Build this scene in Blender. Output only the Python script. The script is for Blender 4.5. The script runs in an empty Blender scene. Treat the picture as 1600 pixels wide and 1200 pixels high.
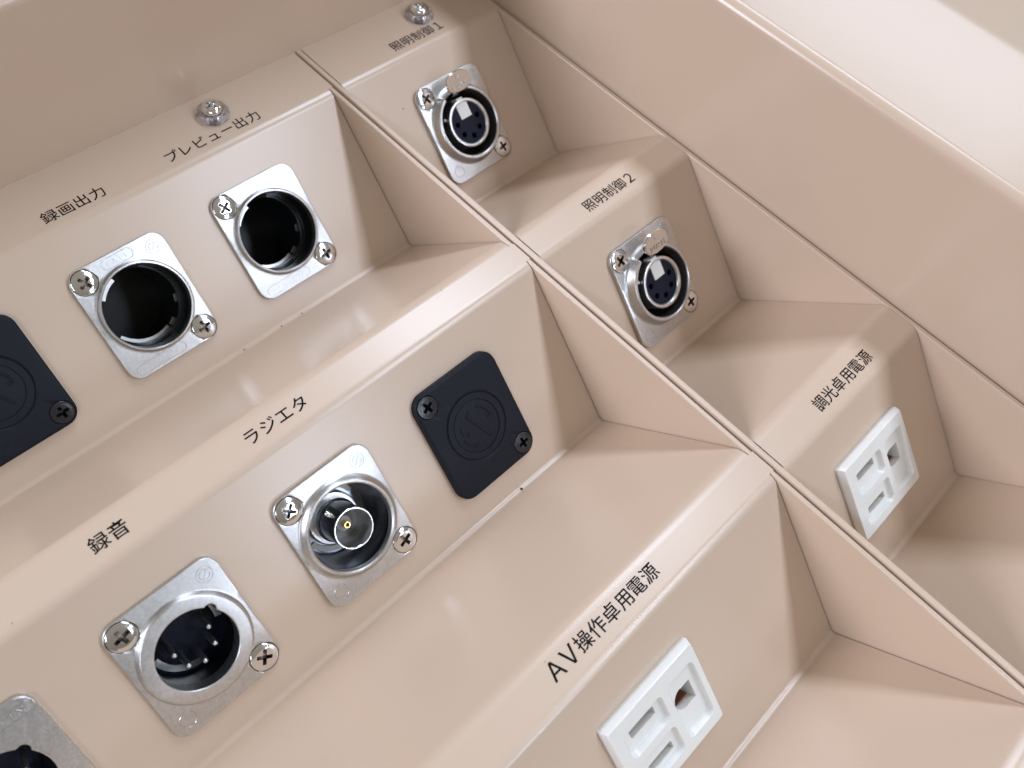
import bpy, bmesh, math, random
from mathutils import Matrix, Vector, noise
random.seed(4)
PI = math.pi
S = bpy.context.scene
COL = S.collection
MM = 0.001

# ------------------------------------------------------------------ camera
FPX = 1346.225
R = ((0.7028416051492156, -0.6984853395743449, 0.1346547751481907),
     (-0.5514478590011628, -0.6545810126377996, -0.5171353369249393),
     (0.4493539104909558, 0.2892091428240008, -0.8452450146752211))
CAM = (-122.485, -161.880, 172.044)
cd = bpy.data.cameras.new('camera'); cam = bpy.data.objects.new('camera', cd); COL.objects.link(cam)
cd.sensor_width = 36.0; cd.lens = 36.0 * FPX / 1600.0
cd.clip_start = 0.01; cd.clip_end = 50
m = Matrix.Identity(4)
for i in range(3):
    m[i][0] = R[0][i]; m[i][1] = -R[1][i]; m[i][2] = -R[2][i]; m[i][3] = CAM[i] * MM
cam.matrix_world = m
cd.dof.use_dof = True; cd.dof.focus_distance = 0.205; cd.dof.aperture_fstop = 20
S.camera = cam

# ------------------------------------------------------------------ room light
w = bpy.data.worlds.new('World'); S.world = w; w.use_nodes = True
nt = w.node_tree; nt.nodes.clear()
wo = nt.nodes.new('ShaderNodeOutputWorld'); bg = nt.nodes.new('ShaderNodeBackground')
tc = nt.nodes.new('ShaderNodeTexCoord'); sx = nt.nodes.new('ShaderNodeSeparateXYZ'); cr = nt.nodes.new('ShaderNodeValToRGB')
nt.links.new(tc.outputs['Generated'], sx.inputs[0]); nt.links.new(sx.outputs['Z'], cr.inputs[0])
e = cr.color_ramp.elements
e[0].position = 0.0; e[0].color = (0.30, 0.25, 0.20, 1)      # walls and floor of the room
e[1].position = 0.75; e[1].color = (0.55, 0.50, 0.43, 1)       # pale ceiling
nt.links.new(cr.outputs[0], bg.inputs[0]); bg.inputs[1].default_value = 0.42
nt.links.new(bg.outputs[0], wo.inputs[0])

def lamp(name, loc, sx_, sy_, power, col, aim=None):
    l = bpy.data.lights.new(name, 'AREA'); l.shape = 'RECTANGLE'; l.size = sx_; l.size_y = sy_
    l.energy = power; l.color = col
    o = bpy.data.objects.new(name, l); o.location = loc; COL.objects.link(o)
    if aim is not None: o.rotation_euler = (Vector(aim)-Vector(loc)).to_track_quat('-Z', 'Y').to_euler()
COOL = (0.85, 0.965, 1.19)
for lx, ly, ln, pw in ((0.80, 0.50, 1.2, 12.0), (0.80, -1.45, 1.5, 14.0), (0.80, -3.7, 1.5, 24.0), (2.8, 0.55, 1.3, 12.0), (-1.5, -1.45, 1.5, 12.0)):   # fluorescent rows, 1.6 m up; strongest tube is added fill for the back wall
    lamp('ceiling_tube_and_fill', (lx, ly, 1.6), 0.27 if lx < 2 else 0.45, ln, pw, COOL)
lamp('window', (-2.7, 1.45, 1.35), 1.2, 1.1, 58.0, (0.93, 0.95, 1.13), (0, 0, 0))     # daylight from the left
S.view_settings.view_transform = 'Standard'; S.view_settings.look = 'None'
S.view_settings.gamma = 1; S.view_settings.exposure = 0.50
S.cycles.use_denoising = True
S.cycles.max_bounces = 10

# ------------------------------------------------------------------ materials
def mat(name, col, rough=0.5, metal=0.0, bump=None, var=None, spec=0.5, **kw):
    M = bpy.data.materials.new(name); M.use_nodes = True
    n = M.node_tree; b = n.nodes['Principled BSDF']
    b.inputs['Base Color'].default_value = (*col, 1); b.inputs['Roughness'].default_value = rough
    b.inputs['Metallic'].default_value = metal; b.inputs['Specular IOR Level'].default_value = spec
    for k, v in kw.items(): b.inputs[k.replace('_', ' ')].default_value = v
    co = n.nodes.new('ShaderNodeTexCoord')
    if bump:
        prev = None
        for sc, st, det in bump:
            t = n.nodes.new('ShaderNodeTexNoise'); t.inputs['Scale'].default_value = sc; t.inputs['Detail'].default_value = det
            n.links.new(co.outputs['Object'], t.inputs['Vector'])
            bp = n.nodes.new('ShaderNodeBump'); bp.inputs['Strength'].default_value = 1.0; bp.inputs['Distance'].default_value = st
            n.links.new(t.outputs['Fac'], bp.inputs['Height'])
            if prev: n.links.new(prev.outputs[0], bp.inputs['Normal'])
            prev = bp
        n.links.new(prev.outputs[0], b.inputs['Normal'])
    if var:
        sc, lo, hi, rlo, rhi = var
        t = n.nodes.new('ShaderNodeTexNoise'); t.inputs['Scale'].default_value = sc; t.inputs['Detail'].default_value = 5
        n.links.new(co.outputs['Object'], t.inputs['Vector'])
        mr = n.nodes.new('ShaderNodeMapRange'); mr.inputs['From Min'].default_value = 0.1; mr.inputs['From Max'].default_value = 0.9
        mr.inputs['To Min'].default_value = lo; mr.inputs['To Max'].default_value = hi
        n.links.new(t.outputs['Fac'], mr.inputs['Value'])
        mx = n.nodes.new('ShaderNodeVectorMath'); mx.operation = 'SCALE'; mx.inputs[0].default_value = col
        n.links.new(mr.outputs[0], mx.inputs['Scale']); n.links.new(mx.outputs[0], b.inputs['Base Color'])
        m2 = n.nodes.new('ShaderNodeMapRange'); m2.inputs['From Min'].default_value = 0.1; m2.inputs['From Max'].default_value = 0.9
        m2.inputs['To Min'].default_value = rlo; m2.inputs['To Max'].default_value = rhi
        n.links.new(t.outputs['Fac'], m2.inputs['Value']); n.links.new(m2.outputs[0], b.inputs['Roughness'])
    return M
PAINT = mat('beige_enamel', (0.575, 0.446, 0.334), 0.255, spec=0.6, bump=[(13, 0.00022, 1), (700, 0.0000016, 2)])
NICKEL = mat('satin_nickel', (0.59, 0.585, 0.57), 0.34, 1.0, bump=[(2600, 0.000016, 3)], var=(1600, 0.8, 1.15, 0.27, 0.40))
CHROME = mat('chrome', (0.78, 0.78, 0.77), 0.10, 1.0, bump=[(900, 0.00001, 2)])
RECESS_SHADE = mat('shaded_drive_recess', (0.24, 0.24, 0.23), 0.25, 1.0)  # screw metal darkened, so shade inside the cross is in the colour
DARKBORE = mat('dark_bore', (0.006, 0.008, 0.009), 0.3, spec=0.25)
BLACKMET = mat('black_chrome', (0.17, 0.18, 0.20), 0.22, 1.0)
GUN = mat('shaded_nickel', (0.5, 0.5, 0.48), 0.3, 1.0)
VOID = mat('unlit_void', (0.004, 0.004, 0.004), 0.9, spec=0.1)
BLACK = mat('black_nylon', (0.006, 0.0075, 0.013), 0.5, bump=[(3500, 0.00003, 2)], var=(900, 0.7, 1.3, 0.42, 0.6), spec=0.2)
BSCREW = mat('black_screw', (0.012, 0.012, 0.014), 0.25, 0.0)
INSERT = mat('navy_insert', (0.005, 0.007, 0.016), 0.5, spec=0.15)
TAN = mat('channel_lining', (0.022, 0.018, 0.012), 0.35)
WHITE = mat('white_urea', (0.76, 0.765, 0.72), 0.22, Subsurface_Weight=0.15, Subsurface_Scale=0.002, var=(60, 0.99, 1.01, 0.2, 0.26))
GOLD = mat('gold_contact', (0.85, 0.55, 0.18), 0.2, 1.0)
COPPER = mat('copper_contact', (0.34, 0.15, 0.09), 0.35, 1.0)
KEY = mat('pale_key', (0.62, 0.61, 0.57), 0.5, 0.3)
INK = mat('black_ink', (0.008, 0.007, 0.007), 0.7, spec=0.1)
DARK = mat('dark_inside', (0.02, 0.017, 0.014), 0.9)
SPECK = mat('dust', (0.05, 0.04, 0.035), 0.9)
CLEAR = mat('clear_plastic', (0.93, 0.92, 0.96), 0.10, Transmission_Weight=0.93, IOR=1.36)

# ------------------------------------------------------------------ helpers (all sizes in mm)
def obj(name, verts, faces, mt, parent=None, smooth=True, sharp=35, mats=None, fm=None):
    me = bpy.data.meshes.new(name)
    me.from_pydata([(v[0]*MM, v[1]*MM, v[2]*MM) for v in verts], [], faces)
    for q in (mats or [mt]): me.materials.append(q)
    if fm: me.polygons.foreach_set('material_index', fm)
    if smooth:
        me.polygons.foreach_set('use_smooth', [True]*len(me.polygons))
        me.set_sharp_from_angle(angle=math.radians(sharp))
    me.validate(); me.update()
    o = bpy.data.objects.new(name, me); COL.objects.link(o)
    if smooth:
        wn = o.modifiers.new('weighted_normal', 'WEIGHTED_NORMAL'); wn.keep_sharp = True; wn.weight = 50
    if parent: o.parent = parent
    return o

class G:
    """collects geometry, several materials possible"""
    def __init__(s): s.v = []; s.f = []; s.m = []
    def loft(s, levels, N=96, cap0=False, cap1=False, mi=0, wrap=False, c=(0, 0, 0), flip=False):
        b = len(s.v)
        for L in levels:
            for i in range(N):
                p = L(2*PI*i/N); s.v.append((p[0]+c[0], p[1]+c[1], p[2]+c[2]))
        nl = len(levels)
        for j in range(nl if wrap else nl-1):
            for i in range(N):
                k = (i+1) % N; j2 = (j+1) % nl
                f = [b+j*N+i, b+j*N+k, b+j2*N+k, b+j2*N+i]
                s.f.append(f[::-1] if flip else f); s.m.append(mi)
        if cap0: s.f.append([b+i for i in range(N)][::-1]); s.m.append(mi)
        if cap1: s.f.append([b+(len(levels)-1)*N+i for i in range(N)]); s.m.append(mi)
        return s
    def box(s, x0, x1, y0, y1, z0, z1, mi=0):
        b = len(s.v)
        for z in (z0, z1):
            s.v += [(x0, y0, z), (x1, y0, z), (x1, y1, z), (x0, y1, z)]
        for f in ((3,2,1,0),(4,5,6,7),(0,1,5,4),(1,2,6,5),(2,3,7,6),(3,0,4,7)):
            s.f.append([b+i for i in f]); s.m.append(mi)
        return s
    def sector(s, r0, r1, a0, a1, z0, z1, n=24, mi=0, c=(0, 0)):
        b = len(s.v)
        for i in range(n+1):
            a = math.radians(a0+(a1-a0)*i/n); ca, sa = math.cos(a), math.sin(a)
            for r, z in ((r0, z0), (r1, z0), (r1, z1), (r0, z1)): s.v.append((c[0]+r*ca, c[1]+r*sa, z))
        for i in range(n):
            for j in range(4):
                k = (j+1) % 4
                s.f.append([b+4*i+j, b+4*i+k, b+4*i+4+k, b+4*i+4+j][::-1]); s.m.append(mi)
        s.f.append([b, b+1, b+2, b+3]); s.m.append(mi)
        s.f.append([b+4*n+3, b+4*n+2, b+4*n+1, b+4*n]); s.m.append(mi)
        return s
    def dome(s, r, z0, hgt, c=(0, 0), n=6, N=20, mi=0):
        L = [circ(r*math.cos(PI/2*i/n)+1e-4, z0+hgt*math.sin(PI/2*i/n)) for i in range(n+1)]
        return s.loft(L, N=N, cap1=True, mi=mi, c=(c[0], c[1], 0))
    def make(s, name, mt, parent=None, **k):
        return obj(name, s.v, s.f, mt, parent, fm=s.m if k.get('mats') else None, **k)

def circ(r, z): return lambda t: (r*math.cos(t), r*math.sin(t), z)
def rrect(hx, hy, r, z, N=96):
    """rounded rectangle, star-shaped about its centre, sampled by angle"""
    cx, cy = hx-r, hy-r
    def f(t):
        c, s_ = math.cos(t), math.sin(t); ac, as_ = abs(c), abs(s_)
        k = min(hx/ac if ac > 1e-9 else 1e9, hy/as_ if as_ > 1e-9 else 1e9)
        x, y = k*ac, k*as_
        if x > cx and y > cy:
            B = ac*cx+as_*cy; Cq = cx*cx+cy*cy-r*r; k = B+math.sqrt(max(B*B-Cq, 0)); x, y = k*ac, k*as_
        return (math.copysign(x, c), math.copysign(y, s_), z)
    return f
def cross(R_, wd, z, k=1.0, rot=0.0):
    """cross-shaped recess outline"""
    def f(t):
        a = (t-rot) % (PI/2)
        if a > PI/4: a = PI/2-a
        h = wd/2
        r = min(R_/math.cos(a), h/max(math.sin(a), 1e-6)); r = max(r, h*1.05)
        if a < math.atan2(h, R_): r = R_
        return (k*r*math.cos(t), k*r*math.sin(t), z)
    return f
def keyed(r, z, ang, half, dr):
    """circle with a rounded key notch"""
    def f(t):
        d = (t-math.radians(ang)+PI) % (2*PI)-PI; h = math.radians(half)
        q = r
        if abs(d) < h: q = r+dr*math.sqrt(max(0, 1-(d/h)**2))
        return (q*math.cos(t), q*math.sin(t), z)
    return f
def empty(name, mw, label, cat, group=None):
    o = bpy.data.objects.new(name, None); COL.objects.link(o); o.empty_display_size = 0.005
    o.matrix_world = mw; o['label'] = label; o['category'] = cat
    if group: o['group'] = group
    return o
def copy_tree(root, mw, label):
    r = root.copy(); COL.objects.link(r); r.matrix_world = mw; r['label'] = label
    for ch in list(root.children):
        c = ch.copy(); COL.objects.link(c); c.parent = r
        for g in list(ch.children):
            d = g.copy(); COL.objects.link(d); d.parent = c
    return r
def glyph_mesh(txt):
    cu = bpy.data.curves.new('t', 'FONT'); cu.body = txt; cu.size = 1.0; cu.offset = 0.007; cu.resolution_u = 4
    o = bpy.data.objects.new('t', cu); COL.objects.link(o)
    dg = bpy.context.evaluated_depsgraph_get(); me = bpy.data.meshes.new_from_object(o.evaluated_get(dg))
    vs = [tuple(v.co) for v in me.vertices]; fs = [list(p.vertices) for p in me.polygons]
    bpy.data.objects.remove(o); bpy.data.curves.remove(cu); bpy.data.meshes.remove(me)
    return vs, fs
_gc = {}
def lettering(name, txt, pitch, em, cx, cy, z, mt, parent, rot=0.0, wide=True, label=None, raise_=0.0, squash=1.0):
    """print: characters centred on a regular pitch, flat mesh (or slightly raised)"""
    n = len(txt); V = []; F = []
    for i, ch in enumerate(txt):
        if ch not in _gc: _gc[ch] = glyph_mesh(ch)
        vs, fs = _gc[ch]
        if not vs: continue
        x0 = min(v[0] for v in vs); x1 = max(v[0] for v in vs)
        gx = (x0+x1)/2
        if wide and ch in 'プビジ': gx = (x0+x1)/2-0.02
        px = (i-(n-1)/2)*pitch; b = len(V)
        for v in vs:
            big = 1.22 if ch in 'ＡＶ' else (1.08 if ch in '１２' else 1.0)
            X = (v[0]-gx)*em*squash*big+px; Y = (v[1]-0.37)*em*big
            V.append((cx+X*math.cos(rot)-Y*math.sin(rot), cy+X*math.sin(rot)+Y*math.cos(rot), z))
        F += [[b+k for k in f] for f in fs]
    if raise_:
        bm = bmesh.new(); bv = [bm.verts.new(v) for v in V]
        for f in F:
            try: bm.faces.new([bv[k] for k in f])
            except ValueError: pass
        ex = bmesh.ops.extrude_face_region(bm, geom=list(bm.faces))
        bmesh.ops.translate(bm, verts=[q for q in ex['geom'] if isinstance(q, bmesh.types.BMVert)], vec=(0, 0, raise_))
        bmesh.ops.recalc_face_normals(bm, faces=bm.faces)
        bm.verts.index_update(); V = [tuple(v.co) for v in bm.verts]; F = [[v.index for v in f.verts] for f in bm.faces]; bm.free()
    o = obj(name, V, F, mt, parent, smooth=False)
    if label: o['label'] = label
    return o
def strokes(name, lines, wd, z, hgt, mt, parent, loc=(0, 0), rot=0.0, sc=1.0):
    """thin raised or sunk strokes from polylines"""
    g = G(); cr_, sr = math.cos(rot), math.sin(rot)
    for ln in lines:
        P = [(loc[0]+sc*(x*cr_-y*sr), loc[1]+sc*(x*sr+y*cr_)) for x, y in ln]
        b = len(g.v); n = len(P)
        for i, p in enumerate(P):
            a = P[max(i-1, 0)]; c = P[min(i+1, n-1)]; dx, dy = c[0]-a[0], c[1]-a[1]; l = math.hypot(dx, dy) or 1
            nx, ny = -dy/l*wd/2, dx/l*wd/2
            g.v += [(p[0]+nx*1.3, p[1]+ny*1.3, z), (p[0]+nx*.7, p[1]+ny*.7, z+hgt), (p[0]-nx*.7, p[1]-ny*.7, z+hgt), (p[0]-nx*1.3, p[1]-ny*1.3, z)]
        for i in range(n-1):
            for j in range(3):
                g.f.append([b+4*i+j, b+4*i+j+1, b+4*i+5+j, b+4*i+4+j][::-1]); g.m.append(0)
    return g.make(name, mt, parent, smooth=False)
def arc(r, a0, a1, n=14, c=(0, 0)): return [(c[0]+r*math.cos(math.radians(a0+(a1-a0)*i/n)), c[1]+r*math.sin(math.radians(a0+(a1-a0)*i/n))) for i in range(n+1)]
def boolean(o, cutters):
    o.modifiers.clear()
    for c in cutters:
        md = o.modifiers.new('b', 'BOOLEAN'); md.operation = 'DIFFERENCE'; md.solver = 'EXACT'; md.object = c
    dg = bpy.context.evaluated_depsgraph_get(); me = bpy.data.meshes.new_from_object(o.evaluated_get(dg))
    o.modifiers.clear(); old = o.data; o.data = me; bpy.data.meshes.remove(old)
    for c in cutters: bpy.data.objects.remove(c)
    me.polygons.foreach_set('use_smooth', [True]*len(me.polygons)); me.set_sharp_from_angle(angle=math.radians(28))
    wn = o.modifiers.new('weighted_normal', 'WEIGHTED_NORMAL'); wn.keep_sharp = True
    return o

# ------------------------------------------------------------------ stepped sheets
P, B_, C_, H_ = 80.516, 35.504, 70.566, 34.26
YB = 19.644; W = 66.977; TC = 25.7
L_ = math.hypot(B_, H_); DX = (0, -B_/L_, -H_/L_); NX = (0, -H_/L_, B_/L_)
K = 4
def face_frame(x, k, t, off=0.0):
    o = Vector((x, -k*P, 0)) + Vector(DX)*t + Vector(NX)*off
    M_ = Matrix(((1, 0, 0, o.x*MM), (0, -DX[1], NX[1], o.y*MM), (0, -DX[2], NX[2], o.z*MM), (0, 0, 0, 1)))
    return M_
def fillet(p0, p1, p2, r, n):
    a = Vector(p0)-Vector(p1); b = Vector(p2)-Vector(p1); a.normalize(); b.normalize()
    ang = a.angle(b); d = r/math.tan(ang/2); t0 = Vector(p1)+a*d; t1 = Vector(p1)+b*d
    c = Vector(p1)+(a+b).normalized()*(r/math.sin(ang/2))
    out = []
    for i in range(n+1):
        f = i/n; v = (t0-c)*(math.sin((1-f)*(PI-ang))/math.sin(PI-ang))+(t1-c)*(math.sin(f*(PI-ang))/math.sin(PI-ang))
        out.append(tuple(c+v))
    return out
def sheet(x0, x1, holes, parent, strip_x=None):
    """bent sheet: profile in (y,z) swept along x; holes = {k: [(xc, loft level fn at z=0 in face frame)]}"""
    g = G(); segs = []        # list of (pts, kind)
    prof = [(YB+6, 0.0)]
    def strip(a, b, xa=x0, xb=x1, nrm=1):
        i = len(g.v); g.v += [(xa, a[0], a[1]), (xb, a[0], a[1]), (xb, b[0], b[1]), (xa, b[0], b[1])]
        g.f.append([i, i+3, i+2, i+1]); g.m.append(0)
    prev = (YB+6, 0.0)
    for k in range(K):
        A = (-k*P, 0.0); Bp = (-k*P-B_, -H_); Cp = (-k*P-C_, 0.0); An = (-(k+1)*P, 0.0)
        fa = fillet(prev, A, Bp, 3.8, 16); fb = fillet(A, Bp, Cp, 1.3, 20); fc = fillet(Bp, Cp, An, 4.8, 16)
        strip(prev, fa[0])
        if strip_x: strip(prev, fa[0], *strip_x)
        for i in range(16): strip(fa[i], fa[i+1])
        # flat connector face with openings
        hs = sorted(holes.get(k, []), key=lambda q: q[0]); ta = (Vector(fa[-1])-Vector(A)).length; tb = (Vector(fb[0])-Vector(A)).length
        def fp(x, t): return (x, A[0]+DX[1]*t, A[1]+DX[2]*t)
        def quad(xa, xb):
            i = len(g.v); g.v += [fp(xa, ta), fp(xb, ta), fp(xb, tb), fp(xa, tb)]; g.f.append([i, i+3, i+2, i+1]); g.m.append(0)
        cur = x0
        for xc, tc_, fn in hs:
            hw = 17.0; quad(cur, xc-hw); b = len(g.v); N = 96
            up, dn = tc_-ta, tb-tc_
            for i in range(N):
                t = 2*PI*i/N; c, s_ = math.cos(t), math.sin(t)
                kx = hw/abs(c) if abs(c) > 1e-9 else 1e9; ky = (up if s_ > 0 else dn)/abs(s_) if abs(s_) > 1e-9 else 1e9
                kk = min(kx, ky); X, Y = c*kk, s_*kk
                g.v.append(fp(xc+X, tc_-Y)); q = fn(t); g.v.append(fp(xc+q[0], tc_-q[1]))
            for i in range(N):
                j = (i+1) % N; g.f.append([b+2*i, b+2*j, b+2*j+1, b+2*i+1]); g.m.append(0)
            # cell corners
            for sx_, sy_ in ((1, 1), (-1, 1), (-1, -1), (1, -1)):
                yy = up if sy_ > 0 else -dn
                ca = math.atan2(yy, sx_*hw) % (2*PI); i = int(ca/(2*PI)*N); j = (i+1) % N
                q = len(g.v); g.v.append(fp(xc+sx_*hw, tc_-yy)); g.f.append([b+2*i, q, b+2*j]); g.m.append(0)
            cur = xc+hw
        quad(cur, x1)
        for i in range(20): strip(fb[i], fb[i+1])
        strip(fb[-1], fc[0])
        for i in range(16): strip(fc[i], fc[i+1])
        prev = fc[-1]
    strip(prev, (-K*P-30, 0.0))
    if strip_x: strip(prev, (-K*P-30, 0.0), *strip_x)
    return g.make('stepped_sheet', PAINT, parent, smooth=False)
def lip_plate(x0, x1, parent, y0=-K*P-30, y1=YB+6, z0=-60, r=0.45, top=0.0, name='cheek_plate'):
    """upright plate closing the recess ends, its top edge rounded"""
    pr = [(x0, z0), (x1, z0)]+[(x1-r+r*math.cos(a), top-r+r*math.sin(a)) for a in [PI/2*i/8 for i in range(9)]]+[(x0+r-r*math.sin(a), top-r+r*math.cos(a)) for a in [PI/2*i/8 for i in range(9)]]
    n = len(pr); V = [(x, y0, z) for x, z in pr]+[(x, y1, z) for x, z in pr]
    F = [[i, i+n, (i+1) % n+n, (i+1) % n] for i in range(n)]+[list(range(n)), list(range(2*n-1, n-1, -1))]
    return obj(name, V, F, PAINT, parent, smooth=False)

XA, XB2, XC, XE, XF, XG, XH, XI = -78.0, -37.63, 34.35, -77.85, -37.63, -118.3, -118.35, -158.6
XOA, XOR = -57.2, 31.9
TOA, TOR = 23.3, 23.9
hole = circ(11.0, 0); ohole = rrect(13.6, 11.2, 0.8, 0)
left = empty('connector_panel', Matrix.Identity(4), 'wide beige stepped panel left of the long seam, holding both blanking plates', 'panel')
right = empty('connector_panel', Matrix.Identity(4), 'narrow beige stepped panel between the long seam and the high side wall', 'panel')
sheet(-330, -1.75-0.24, {0: [(XH, TC, circ(5, 0)), (XA, TC, hole), (XB2, TC, hole)], 1: [(XI, TC, hole), (XG, TC, hole), (XE, TC, hole)], 2: [(XOA, TOA, ohole)]}, left, strip_x=(-1.99, -0.3))
sheet(2.2, W-2.13-0.2, {0: [(XC, TC, hole)], 1: [(XC, TC, hole)], 2: [(XOR, TOR, ohole)]}, right)
lip_plate(-1.75, -0.32, left, top=-0.02)
lip_plate(0.32, 2.0, right, top=0.25)
lip_plate(W-2.13, W-0.5, right, top=0.0)

# ------------------------------------------------------------------ surrounding case: walls with a rounded rim
case = empty('console_case', Matrix.Identity(4), 'beige metal desk case whose raised walls and rounded rim frame the sunken panels', 'console')
def wall_profile(h, r, out):
    pr = [(0, -70), (0, h-r)]
    pr += [(r-r*math.cos(a), h-r+r*math.sin(a)) for a in [PI/2*i/16 for i in range(1, 17)]]
    pr += [(x_, h-z_) for x_, z_ in out]
    return pr
RIM = [(49, 0), (50.2, .02), (51.4, .09), (52.6, .2), (53.8, .34), (94, 5.0), (96, 5.4), (98, 6.2), (100, 7.4), (190, 50)]
pr = wall_profile(45.6, 3.0, RIM)
V = []; F = []
for d, z in pr: V += [(W+0.32+d, -420, z), (W+0.32+d, YB+d, z)]
for i in range(len(pr)-1): F.append([2*i, 2*i+1, 2*i+3, 2*i+2])
obj('side_wall', V, F, PAINT, case, smooth=False)
V = []; F = []
for d, z in pr: V += [(-420, YB+d, z), (W+0.32+d, YB+d, z)]
for i in range(len(pr)-1): F.append([2*i, 2*i+2, 2*i+3, 2*i+1][::-1])
obj('back_wall', V, F, PAINT, case, smooth=False)
g = G(); g.box(-420, W+0.3, -420, YB+5, -74, -70); g.make('light_block_plate', DARK, case, smooth=False)  # unseen dark plate, added to stop light from below and keep gaps dark

# ------------------------------------------------------------------ printing on the ridges
EM = 4.15
def print_(parent, t, cx, cy): lettering('printed_lettering', t, 4.2, EM, cx, cy, 0.05, INK, parent, label='black print reading '+t)
print_(left, '録画出力', -78.4, 4.75); print_(left, 'プレビュー出力', -38.1, 4.75)
print_(left, '録音', -118.5, -75.7); print_(left, 'ラジエタ', -78.0, -75.6)
print_(left, 'ＡＶ操作卓用電源', -56.4, -155.6)
print_(right, '照明制御１', 34.8, 4.8); print_(right, '照明制御２', 34.6, -76.0); print_(right, '調光卓用電源', 34.5, -156.6)
def speck(parent, x, y, z, r):
    G().dome(r, 0, r*.5, N=8, n=2).make('paint_speck', SPECK, parent).location = (x*MM, y*MM, z*MM)
VZ = -H_+0.75
for x in (-62.5, -50.0, -43.0): speck(left, x, -B_-.1, VZ, 0.22)
speck(left, -34.0, -P-B_-.1, VZ, 0.36)
for x, y in ((-71.5, -153.1), (-25.4, -72.1), (-100.2, 9.4), (-140.5, -79.2)): speck(left, x, y, 0.0, 0.11)
speck(left, -56.0, -P+1.2, -0.2, 0.16); speck(right, 17.0, -9.5, -9.0, 0.2)

# ------------------------------------------------------------------ small fittings
def phillips(name, parent, loc, r, z, mt, rot, rim=0.25, dome=0.25, gap=True, rc=1.75, depth=1.5):
    g = G(); z2 = z+dome
    lv = [circ(r*.8, z-1.0), circ(r, z-.25), circ(r, z), circ(r*.97, z+.05)]
    lv += [circ(r*.9, z+dome*.35), circ(r*.75, z+dome*.7), circ(r*.62, z2), cross(rc, 0.85, z2, 1, rot), cross(rc*.96, 0.8, z2-.12, 1, rot)]
    g.loft(lv, N=128, mi=0)
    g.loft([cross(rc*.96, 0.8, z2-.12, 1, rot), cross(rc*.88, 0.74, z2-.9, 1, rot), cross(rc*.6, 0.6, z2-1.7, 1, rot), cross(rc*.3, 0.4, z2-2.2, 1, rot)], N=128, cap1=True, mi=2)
    if gap: g.loft([circ(r+0.35, z-.9), circ(r-.3, z-.9)], N=64, mi=1)
    o = g.make(name, mt, parent, mats=[mt, VOID, RECESS_SHADE if mt is CHROME else mt], sharp=28); o.location = (loc[0]*MM, loc[1]*MM, 0); return o
LOGO = [arc(1.75, 0, 360, 28)]
MARK = [[(0, -1.3), (0, 1.05)], [(-.75, 1.1), (.75, 1.1)], arc(1.1, 150, 250, 8), arc(1.1, -70, 30, 8), [(-1.0, .55), (-.55, .35)], [(1.0, .55), (.6, .3)]]
def logo(parent, x, y, z, rot, mt, sc=1.0):
    strokes('maker_mark', LOGO+MARK, 0.17, z-.01, 0.15, mt, parent, (x, y), rot, sc)
def pill(parent, cx, cy, hl, hh, txt, z, mt, rot=0.0, em=1.9, pitch=1.55):
    out = [(cx+hl-hh+hh*math.cos(a), cy+hh*math.sin(a)) for a in [-PI/2+PI*i/10 for i in range(11)]]+[(cx-hl+hh+hh*math.cos(a), cy+hh*math.sin(a)) for a in [PI/2+PI*i/10 for i in range(11)]]
    out.append(out[0]); strokes('label_border', [out], 0.24, z-.01, 0.12, mt, parent)
    lettering('embossed_lettering', txt, pitch, em, cx, cy, z+.01, mt, parent, rot=rot, wide=False, raise_=0.14, squash=.95)
def blank_disc(parent, x, y, z, mt):
    strokes('mould_ring', [arc(1.75, 0, 360, 28)], 0.26, z-.01, 0.12, mt, parent, (x, y))
TP = 1.5
def flange_levels(inner, top=TP, r=3.4):
    return [rrect(13, 15.5, r, 0.0), rrect(13, 15.5, r, top-.22), rrect(12.94, 15.44, r, top-.07), rrect(12.8, 15.3, r-.1, top)]+inner
def two_screws(parent, z, mt, r=3.1, rots=(0.3, 0.9), **k):
    phillips('screw', parent, (-9.5, 12.0), r, z, mt, rots[0], **k); phillips('screw', parent, (9.5, -12.0), r, z, mt, rots[1], **k)

def flange(levels, parent, N=96, name='flange', mt=None, r=3.3, **k):
    o = G().loft(levels, N=N, **(k or {'wrap': True})).make(name, mt or NICKEL)
    cut = [G().loft([circ(r-.5, -2), circ(r-.5, .2), circ(r, .9), circ(r, 4)], N=48, cap0=True, cap1=True, c=(x, y, 0)).make('cut', NICKEL) for x, y in ((-9.5, 12.0), (9.5, -12.0))]
    boolean(o, cut); o.parent = parent
    return o
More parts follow.
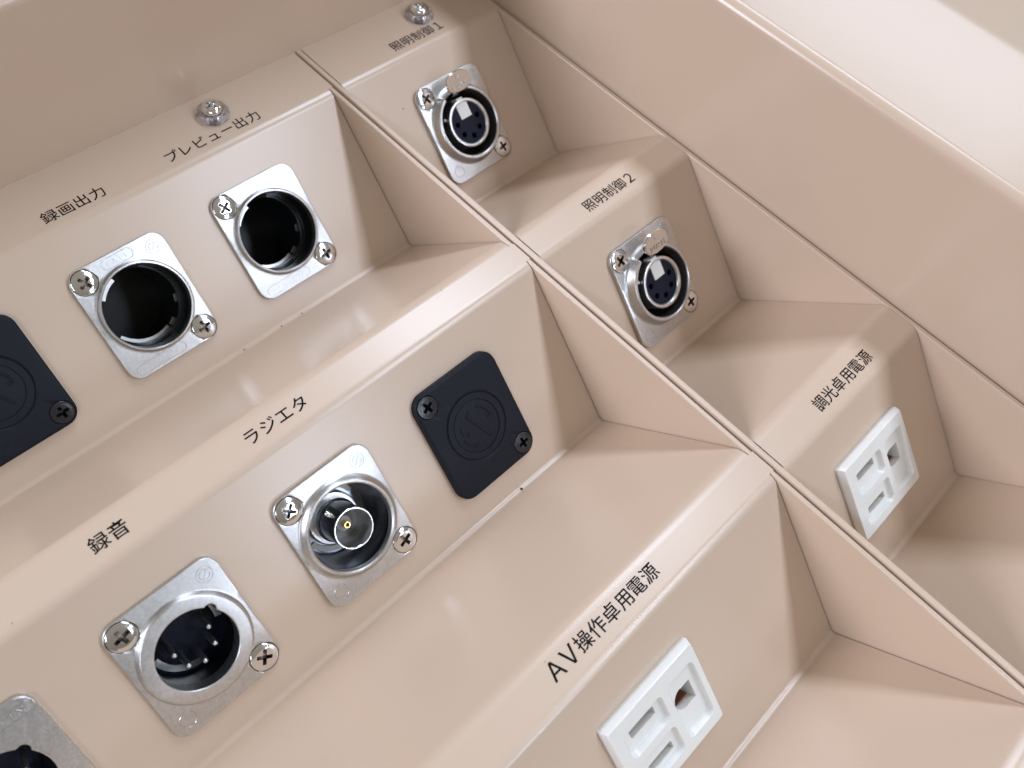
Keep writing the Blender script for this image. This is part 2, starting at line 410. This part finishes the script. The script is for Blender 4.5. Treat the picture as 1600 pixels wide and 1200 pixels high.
# ---- CAT6 pass-through housings
def data_socket(mw, label):
    t = empty('data_socket', mw, label, 'socket', 'empty round CAT6 socket housings')
    flange(flange_levels([circ(12.3, TP), circ(11.85, TP+.1), circ(11.55, TP+.5), circ(11.45, 2.9), circ(11.3, 3.1), circ(10.95, 3.15), circ(10.8, 3.0), circ(10.72, 2.2), circ(10.7, 1.0)]), t)
    G().loft([circ(10.7, 1.0), circ(10.6, -6), circ(10.55, -6.05), circ(9.95, -6.4), circ(9.9, -14), circ(9.9, -26)], cap1=True).make('bore', DARKBORE, t)
    g = G()
    g.sector(10.1, 10.5, -75, 60, -6.1, -5.7)
    g.make('inner_ring', BLACKMET, t)
    for a0, a1, r0, r1, z in ((-148, -66, 9.0, 9.85, -9.5), (-62, -50, 9.35, 9.85, -9.5), (-24, -12, 9.55, 9.85, -9.0)):
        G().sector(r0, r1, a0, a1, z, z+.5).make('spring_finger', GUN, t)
    G().sector(9.3, 10.6, 108, 143, -1.3, -0.9).make('spring_finger', NICKEL, t)
    two_screws(t, TP+.05, CHROME, rots=(.55, .15))
    logo(t, 9.5, 12.0, TP, -PI/5, NICKEL)
    pill(t, 0.3, 13.45, 4.2, 1.3, 'CAT6', TP, NICKEL)
    pill(t, -4.0, -13.45, 7.0, 1.2, 'NEUTRIK', TP, NICKEL, pitch=1.6, em=1.8)
    return t
a = data_socket(face_frame(XA, 0, TC), 'empty CAT6 housing nearer the left edge, under the four-character 録画出力 print')
b = copy_tree(a, face_frame(XB2, 0, TC), 'empty CAT6 housing nearer the long seam, under the long プレビュー出力 print and case screw')

# ---- male five-pin sockets
PINS = [(4.3, 1.4), (3.4, -2.6), (-.1, -4.4), (-3.2, -2.9), (-4.2, 1.0)]
def male_socket(mw, label, raised):
    t = empty('five_pin_plug_socket', mw, label, 'socket')
    if raised:
        inn = [circ(12.45, TP), circ(12.1, TP+.08), circ(11.85, TP+.45), circ(11.7, TP+.95), circ(11.45, TP+1.2), circ(11.1, TP+1.3)]; zt = TP+1.3
    else:
        inn = []; zt = TP
    inn += [keyed(8.85, zt, 41, 8, .95), keyed(8.65, zt-.12, 41, 8, .95), keyed(8.6, zt-.4, 41, 8, .95), keyed(8.6, -1.0, 41, 8, .95)]
    flange(flange_levels(inn), t, 192)
    G().loft([circ(9.6, -1.0), circ(9.5, -9.5)]).make('bore', DARKBORE, t)
    G().loft([circ(9.5, -9.3), circ(6.4, -9.3), circ(6.4, -8.2), circ(0.01, -8.2)]).make('pin_base', INSERT, t)
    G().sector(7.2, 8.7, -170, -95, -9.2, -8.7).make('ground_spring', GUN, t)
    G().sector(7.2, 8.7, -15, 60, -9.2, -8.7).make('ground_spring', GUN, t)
    for x, y in PINS:
        g = G(); g.loft([circ(.66, -9), circ(.66, -.3), circ(.6, .15), circ(.42, .42), circ(.15, .55)], N=20, cap1=True)
        g.make('pin', NICKEL, t).location = (x*MM, y*MM, 0)
    two_screws(t, TP+.05, CHROME, rots=(.2, 1.0))
    return t
gk = male_socket(face_frame(XG, 1, TC), 'silver round socket with five bare pins, beside the 録音 print', True)
logo(gk, 9.5, 12.0, TP, -PI/4, NICKEL); blank_disc(gk, -9.5, -12.0, TP, NICKEL)
ik = male_socket(face_frame(XI, 1, TC), 'silver flat-faced pin socket cut off by the bottom left corner of the photo', False)
pill(ik, 4.2, 12.4, 8.2, 1.15, 'NEUTRIK', TP, NICKEL, rot=PI, em=2.1, pitch=2.0)

# ---- BNC bulkhead
t = empty('coaxial_socket', face_frame(XE, 1, TC), 'silver round housing with a protruding coaxial jack and gold centre, beside the ラジエタ print', 'socket')
flange(flange_levels([circ(12.45, TP), circ(12.0, TP+.1), circ(11.7, TP+.5), circ(11.5, TP+.75), circ(11.35, 2.6), circ(11.0, 2.95), circ(10.6, 3.0), circ(10.25, 2.8), circ(10.05, 2.4), circ(10.0, 1.5)]), t)
G().loft([circ(10.0, 1.5), circ(9.8, 0.6), circ(8.8, -9.0), circ(0.02, -9.0)]).make('bore', BLACKMET, t)
G().sector(7.0, 8.3, -160, -80, -8.9, -8.6).sector(7.2, 8.3, 20, 80, -8.9, -8.6).make('ground_ring', KEY, t)
G().loft([circ(6.5, -9), circ(6.5, -7.6), circ(6.2, -7.2), circ(5.2, -7.2)]).make('nut', NICKEL, t)
g = G(); g.loft([circ(5.3, -7.5), circ(5.3, -5.2), circ(4.85, -4.8), circ(4.85, 1.2), circ(4.95, 3.4), circ(4.9, 3.85), circ(4.75, 4.0), circ(4.6, 4.0), circ(4.42, 3.85), circ(4.3, 2.0), circ(4.25, -5)])
g.make('jack_barrel', mat('dark_chrome', (0.62, 0.63, 0.64), 0.2, 1.0), t)
for n_, rz in ((0, 115), (1, 295)):
    o = G().loft([circ(.85, 0), circ(.85, 1.3), circ(.65, 1.6), circ(.02, 1.65)], N=24).make('bayonet_lug', CHROME, t)
    ra = math.radians(rz); o.location = (4.6*math.cos(ra)*MM, 4.6*math.sin(ra)*MM, -.8*MM); o.rotation_euler = (0, PI/2, ra)
G().loft([circ(4.28, -4.0), circ(1.8, -4.0), circ(1.8, -1.5), circ(.02, -1.5)]).make('insulator', mat('grey_insulator', (0.30, 0.29, 0.27), 0.45), t)
G().loft([circ(.8, -5), circ(.8, .25), circ(.72, .4), circ(.52, .4), circ(.46, .1), circ(.46, -3)], N=32).make('centre_contact', GOLD, t)
two_screws(t, TP+.05, CHROME, rots=(.8, .35)); logo(t, 9.5, 12.0, TP, -PI/4, NICKEL); blank_disc(t, -9.5, -12.0, TP, NICKEL)

# ---- female five-hole sockets with push tab
def female_socket(mw, label):
    t = empty('five_hole_socket', mw, label, 'socket', 'five-hole lighting control sockets with push tabs')
    def notch(r, z, zl, a0=66, a1=118):
        def f(th):
            a = math.degrees(th); q = z
            if a0 < a < a1: q = zl
            return (r*math.cos(th), r*math.sin(th), q)
        return f
    flange(flange_levels([circ(12.6, TP), circ(12.2, TP+.1), circ(11.75, TP+.6), notch(11.4, 3.6, 2.2), notch(11.2, 4.3, 2.3), notch(10.9, 4.5, 2.4), notch(10.35, 4.5, 2.4), notch(10.1, 4.3, 2.3), notch(10.0, 3.9, 2.2), circ(9.9, 2.0), circ(9.9, 0.5)]), t, 192)
    G().loft([circ(9.9, 1.0), circ(9.6, -9), circ(7.0, -9)]).make('channel', TAN, t)
    G().loft([circ(7.55, -9), circ(7.55, 3.5), circ(7.35, 3.95), circ(7.05, 4.05), circ(6.6, 4.0), circ(6.3, 3.7), circ(6.2, 3.2), circ(6.2, 1)]).make('shell', NICKEL, t)
    o = G().loft([circ(6.2, 0), circ(6.2, 3.35)], N=64, cap0=True, cap1=True).make('insert', INSERT, t)
    cut = []
    for i in range(5):
        an = math.radians(-90+(i-2)*51); g = G(); g.loft([circ(.8, .8), circ(.8, 3.2), circ(.95, 3.4)], N=24, cap0=True, cap1=True, c=(4.2*math.cos(an), 4.2*math.sin(an), 0))
        c = g.make('cut', INSERT); cut.append(c)
    mwk = o.matrix_world.copy(); o.parent = None; boolean(o, cut); o.parent = t
    G().box(-2.1, 2.1, 1.7, 6.55, 1.0, 3.75).box(-1.2, 1.2, 6.4, 7.9, 1.0, 3.9).make('key_block', KEY, t)
    for an in (152,):
        ra = math.radians(an); G().dome(.6, 0, .6).make('lock_stud', NICKEL, t).location = (8.2*math.cos(ra)*MM, 8.2*math.sin(ra)*MM, 2.4*MM)
    # push tab: bent neck and oval thumb pad
    g = G(); b0 = len(g.v)
    path = [(8.8, 0.5, 2.2), (9.4, 3.6, 2.3), (9.9, 5.2, 2.6), (10.8, 6.2, 3.2), (12.4, 6.6, 3.9)]
    for y, z, hw in path:
        g.v += [(-hw, y, z), (hw, y, z), (hw, y-.35, z+.75), (-hw, y-.35, z+.75)]
    for i in range(len(path)-1):
        for j in range(4):
            k = (j+1) % 4; g.f.append([b0+4*i+j, b0+4*i+k, b0+4*i+4+k, b0+4*i+4+j]); g.m.append(0)
    g.f.append([b0+3, b0+2, b0+1, b0]); g.m.append(0); q = b0+4*(len(path)-1); g.f.append([q, q+1, q+2, q+3]); g.m.append(0)
    tab = g.make('push_tab', CHROME, t, smooth=False)
    def oval(rx, ry, z): return lambda th: (rx*math.copysign(abs(math.cos(th))**.85, math.cos(th)), ry*math.copysign(abs(math.sin(th))**.85, math.sin(th)), z)
    pad = G().loft([oval(4.5, 2.9, -.05), oval(4.75, 3.1, .15), oval(4.75, 3.1, .75), oval(4.5, 2.85, 1.05), oval(3.9, 2.3, 1.08)], N=64, cap0=True, cap1=True).make('thumb_pad', CHROME, tab)
    pad.matrix_local = Matrix.Translation((0.1*MM, 12.7*MM, 6.4*MM)) @ Matrix.Rotation(math.radians(6), 4, 'X')
    o = lettering('embossed_lettering', 'PUSH', 1.6, 2.1, 0, 0, 0, NICKEL, tab, wide=False, raise_=.14); o.matrix_local = Matrix.Translation((0.1*MM, 11.55*MM, 7.42*MM)) @ Matrix.Rotation(math.radians(6), 4, 'X')
    o = strokes('arrow', [[(0, .7), (0, -.5)], [(-.6, .05), (0, -.6), (.6, .05)]], .22, 0, .12, NICKEL, tab); o.matrix_local = Matrix.Translation((0.1*MM, 14.1*MM, 7.66*MM)) @ Matrix.Rotation(math.radians(6), 4, 'X')
    two_screws(t, TP+.05, CHROME, rots=(.5, .2)); logo(t, 9.5, 12.0, TP, -PI/4, NICKEL); blank_disc(t, -9.5, -12.0, TP, NICKEL)
    return t
c = female_socket(face_frame(XC, 0, TC), 'silver five-hole socket in the topmost recess beside the side wall, print ending in 1')
d = copy_tree(c, face_frame(XC, 1, TC), 'silver five-hole socket in the middle recess right of the seam, print ending in 2')

# ---- black blanking plates
def blank(mw, label):
    t = empty('blanking_plate', mw, label, 'blanking plate', 'black plastic blanking plates')
    zt = 2.1
    lv = [rrect(13, 15.5, 3.9, 0), rrect(13, 15.5, 3.9, zt-.6), rrect(12.9, 15.4, 3.9, zt-.25), rrect(12.6, 15.1, 3.7, zt-.05), rrect(12.2, 14.7, 3.5, zt),
          circ(9.2, zt), circ(8.75, zt-.12), circ(8.7, zt-.4), circ(8.55, zt-.4), circ(8.45, zt-.18), circ(6.85, zt-.16), circ(6.78, zt-.4), circ(6.62, zt-.4), circ(6.55, zt-.2), circ(.02, zt-.2)]
    flange(lv, t, 128, 'plate', BLACK, r=2.95, cap0=True, cap1=True)
    z = zt-.26
    L = [[(-1.6, 3.6), (.4, -.6), (2.5, -4.6)], [(-1.6, 3.6), (-.2, 4.6)], arc(4.9, 65, 0, 12), arc(4.7, 150, 172, 6), [(-4.6, .3), (-2.8, -.1), (-3.4, -1.4)], arc(5.1, 195, 245, 8), [(-2.1, -4.7), (-1.6, -3.7)], [(5.0, 0.1), (3.6, .1)]]
    strokes('maker_mark', L, .5, z+.04, .26, BLACK, t)
    for x, y, r_ in ((-9.5, 12.0, .4), (9.5, -12.0, .1)):
        phillips('screw', t, (x, y), 2.75, zt-.02, BSCREW, r_, rc=1.6, dome=.15)
    return t
f = blank(face_frame(XF, 1, TC), 'black plastic blanking plate between the coaxial jack and the long seam')
h = copy_tree(f, face_frame(XH, 0, TC), 'black blanking plate cut off by the left edge of the photo')

# ---- power outlets
def outlet(mw, label):
    t = empty('power_outlet', mw, label, 'power outlet', 'white grounded power outlets')
    o = G().loft([rrect(13.4, 11.0, .6, -7), rrect(13.4, 11.0, .6, -.1), rrect(14.2, 11.8, .9, -.05), rrect(14.2, 11.8, .7, .9), rrect(14.1, 11.7, .7, 1.2), rrect(13.7, 11.3, .7, 2.2), rrect(13.6, 11.2, .6, 2.38), rrect(13.4, 11.0, .6, 2.45)], N=128, cap0=True, cap1=True).make('faceplate', WHITE, t)
    cuts = []
    def well(x0, x1, y0, y1, dep=1.9, r=1.2):
        hx, hy = (x1-x0)/2, (y1-y0)/2; c_ = ((x0+x1)/2, (y0+y1)/2, 0)
        cuts.append(G().loft([rrect(hx-.85, hy-.85, r*.7, 2.45-dep), rrect(hx-.5, hy-.5, r*.8, 2.45-dep+.12), rrect(hx-.2, hy-.2, r, 2.45-dep+.6), rrect(hx, hy, r, 2.2), rrect(hx+.25, hy+.25, r+.2, 2.5), rrect(hx+.3, hy+.3, r+.2, 4)], N=64, cap0=True, cap1=True, c=c_).make('cut', WHITE))
    def slot(x0, x1, y0, y1):
        hx, hy = (x1-x0)/2, (y1-y0)/2; c_ = ((x0+x1)/2, (y0+y1)/2, 0)
        cuts.append(G().loft([rrect(hx, hy, .1, -5.5), rrect(hx, hy, .1, .85), rrect(hx+.12, hy+.12, .15, 1.12)], N=48, cap0=True, cap1=True, c=c_).make('cut', WHITE))
    well(-10.7, 1.3, 0.8, 7.5, 1.4); well(-10.7, 1.3, -8.6, -1.5, 1.4); well(3.5, 11.9, -8.2, 7.5, 1.4)
    slot(-8.4, -.8, 3.9, 5.8); slot(-8.0, -.6, -7.1, -5.2)
    def D(k, z):
        def fn(th):
            x, y = 3.0*k*math.cos(th), 2.65*k*math.sin(th)
            if x > 0: x, y = (2.7*k*min(1, math.cos(th)*1.6)), 2.5*k*max(-1, min(1, math.sin(th)*1.5))
            return (x, y, z)
        return fn
    cuts.append(G().loft([D(.98, -5.5), D(.98, .8), D(1.06, 1.12)], N=48, cap0=True, cap1=True, c=(7.3, 0.3, 0)).make('cut', WHITE))
    o.parent = None; boolean(o, cuts); o.parent = t
    for x0, x1, y0, y1 in ((-8.2, -1.0, 4.2, 4.5), (-7.8, -.8, -7.0, -6.7)): G().box(x0, x1, y0, y1, -5.4, -1.6).make('contact', COPPER, t)
    G().box(5.4, 9.2, -1.6, -1.3, -5.4, -.6).box(5.3, 5.6, -1.4, 1.6, -5.4, -.9).make('earth_contact', COPPER, t)
    return t
oa = outlet(face_frame(XOA, 2, TOA), 'white grounded power outlet under the AV操作卓用電源 print')
ob = copy_tree(oa, face_frame(XOR, 2, TOR), 'white grounded power outlet under the 調光卓用電源 print, right of the seam')

# ---- case screws in clear cups
def case_screw(x, y, label, rot):
    t = empty('case_screw', Matrix.Translation((x*MM, y*MM, 0)), label, 'screw', 'pan-head screws in clear plastic cup washers')
    G().loft([circ(2.0, .03), circ(4.3, .03), circ(4.5, .2), circ(4.45, .8), circ(4.1, 1.7), circ(3.5, 2.2), circ(3.15, 2.1), circ(3.05, 1.6), circ(2.0, 1.5), circ(2.0, .03)], N=72).make('cup_washer', CLEAR, t)
    r = 2.95; z = 1.75
    lv = [circ(1.8, 1.55), circ(r-.15, z), circ(r, z+.2), circ(r, z+.7), circ(r*.96, z+1.1), circ(r*.87, z+1.5), circ(r*.73, z+1.75), circ(r*.66, z+1.84), cross(1.7, .95, z+1.9, 1, rot), cross(1.45, .8, z+1.5, 1, rot), cross(.9, .6, z+.2, 1, rot)]
    G().loft(lv, N=128, cap1=True).make('screw_head', CHROME, t, sharp=28)
    return t
case_screw(-33.6, 11.4, 'shiny pan-head screw in a clear cup above the プレビュー出力 print', .3)
case_screw(41.6, 11.6, 'shiny pan-head screw in a clear cup at the top edge above the 照明制御1 print', .6)
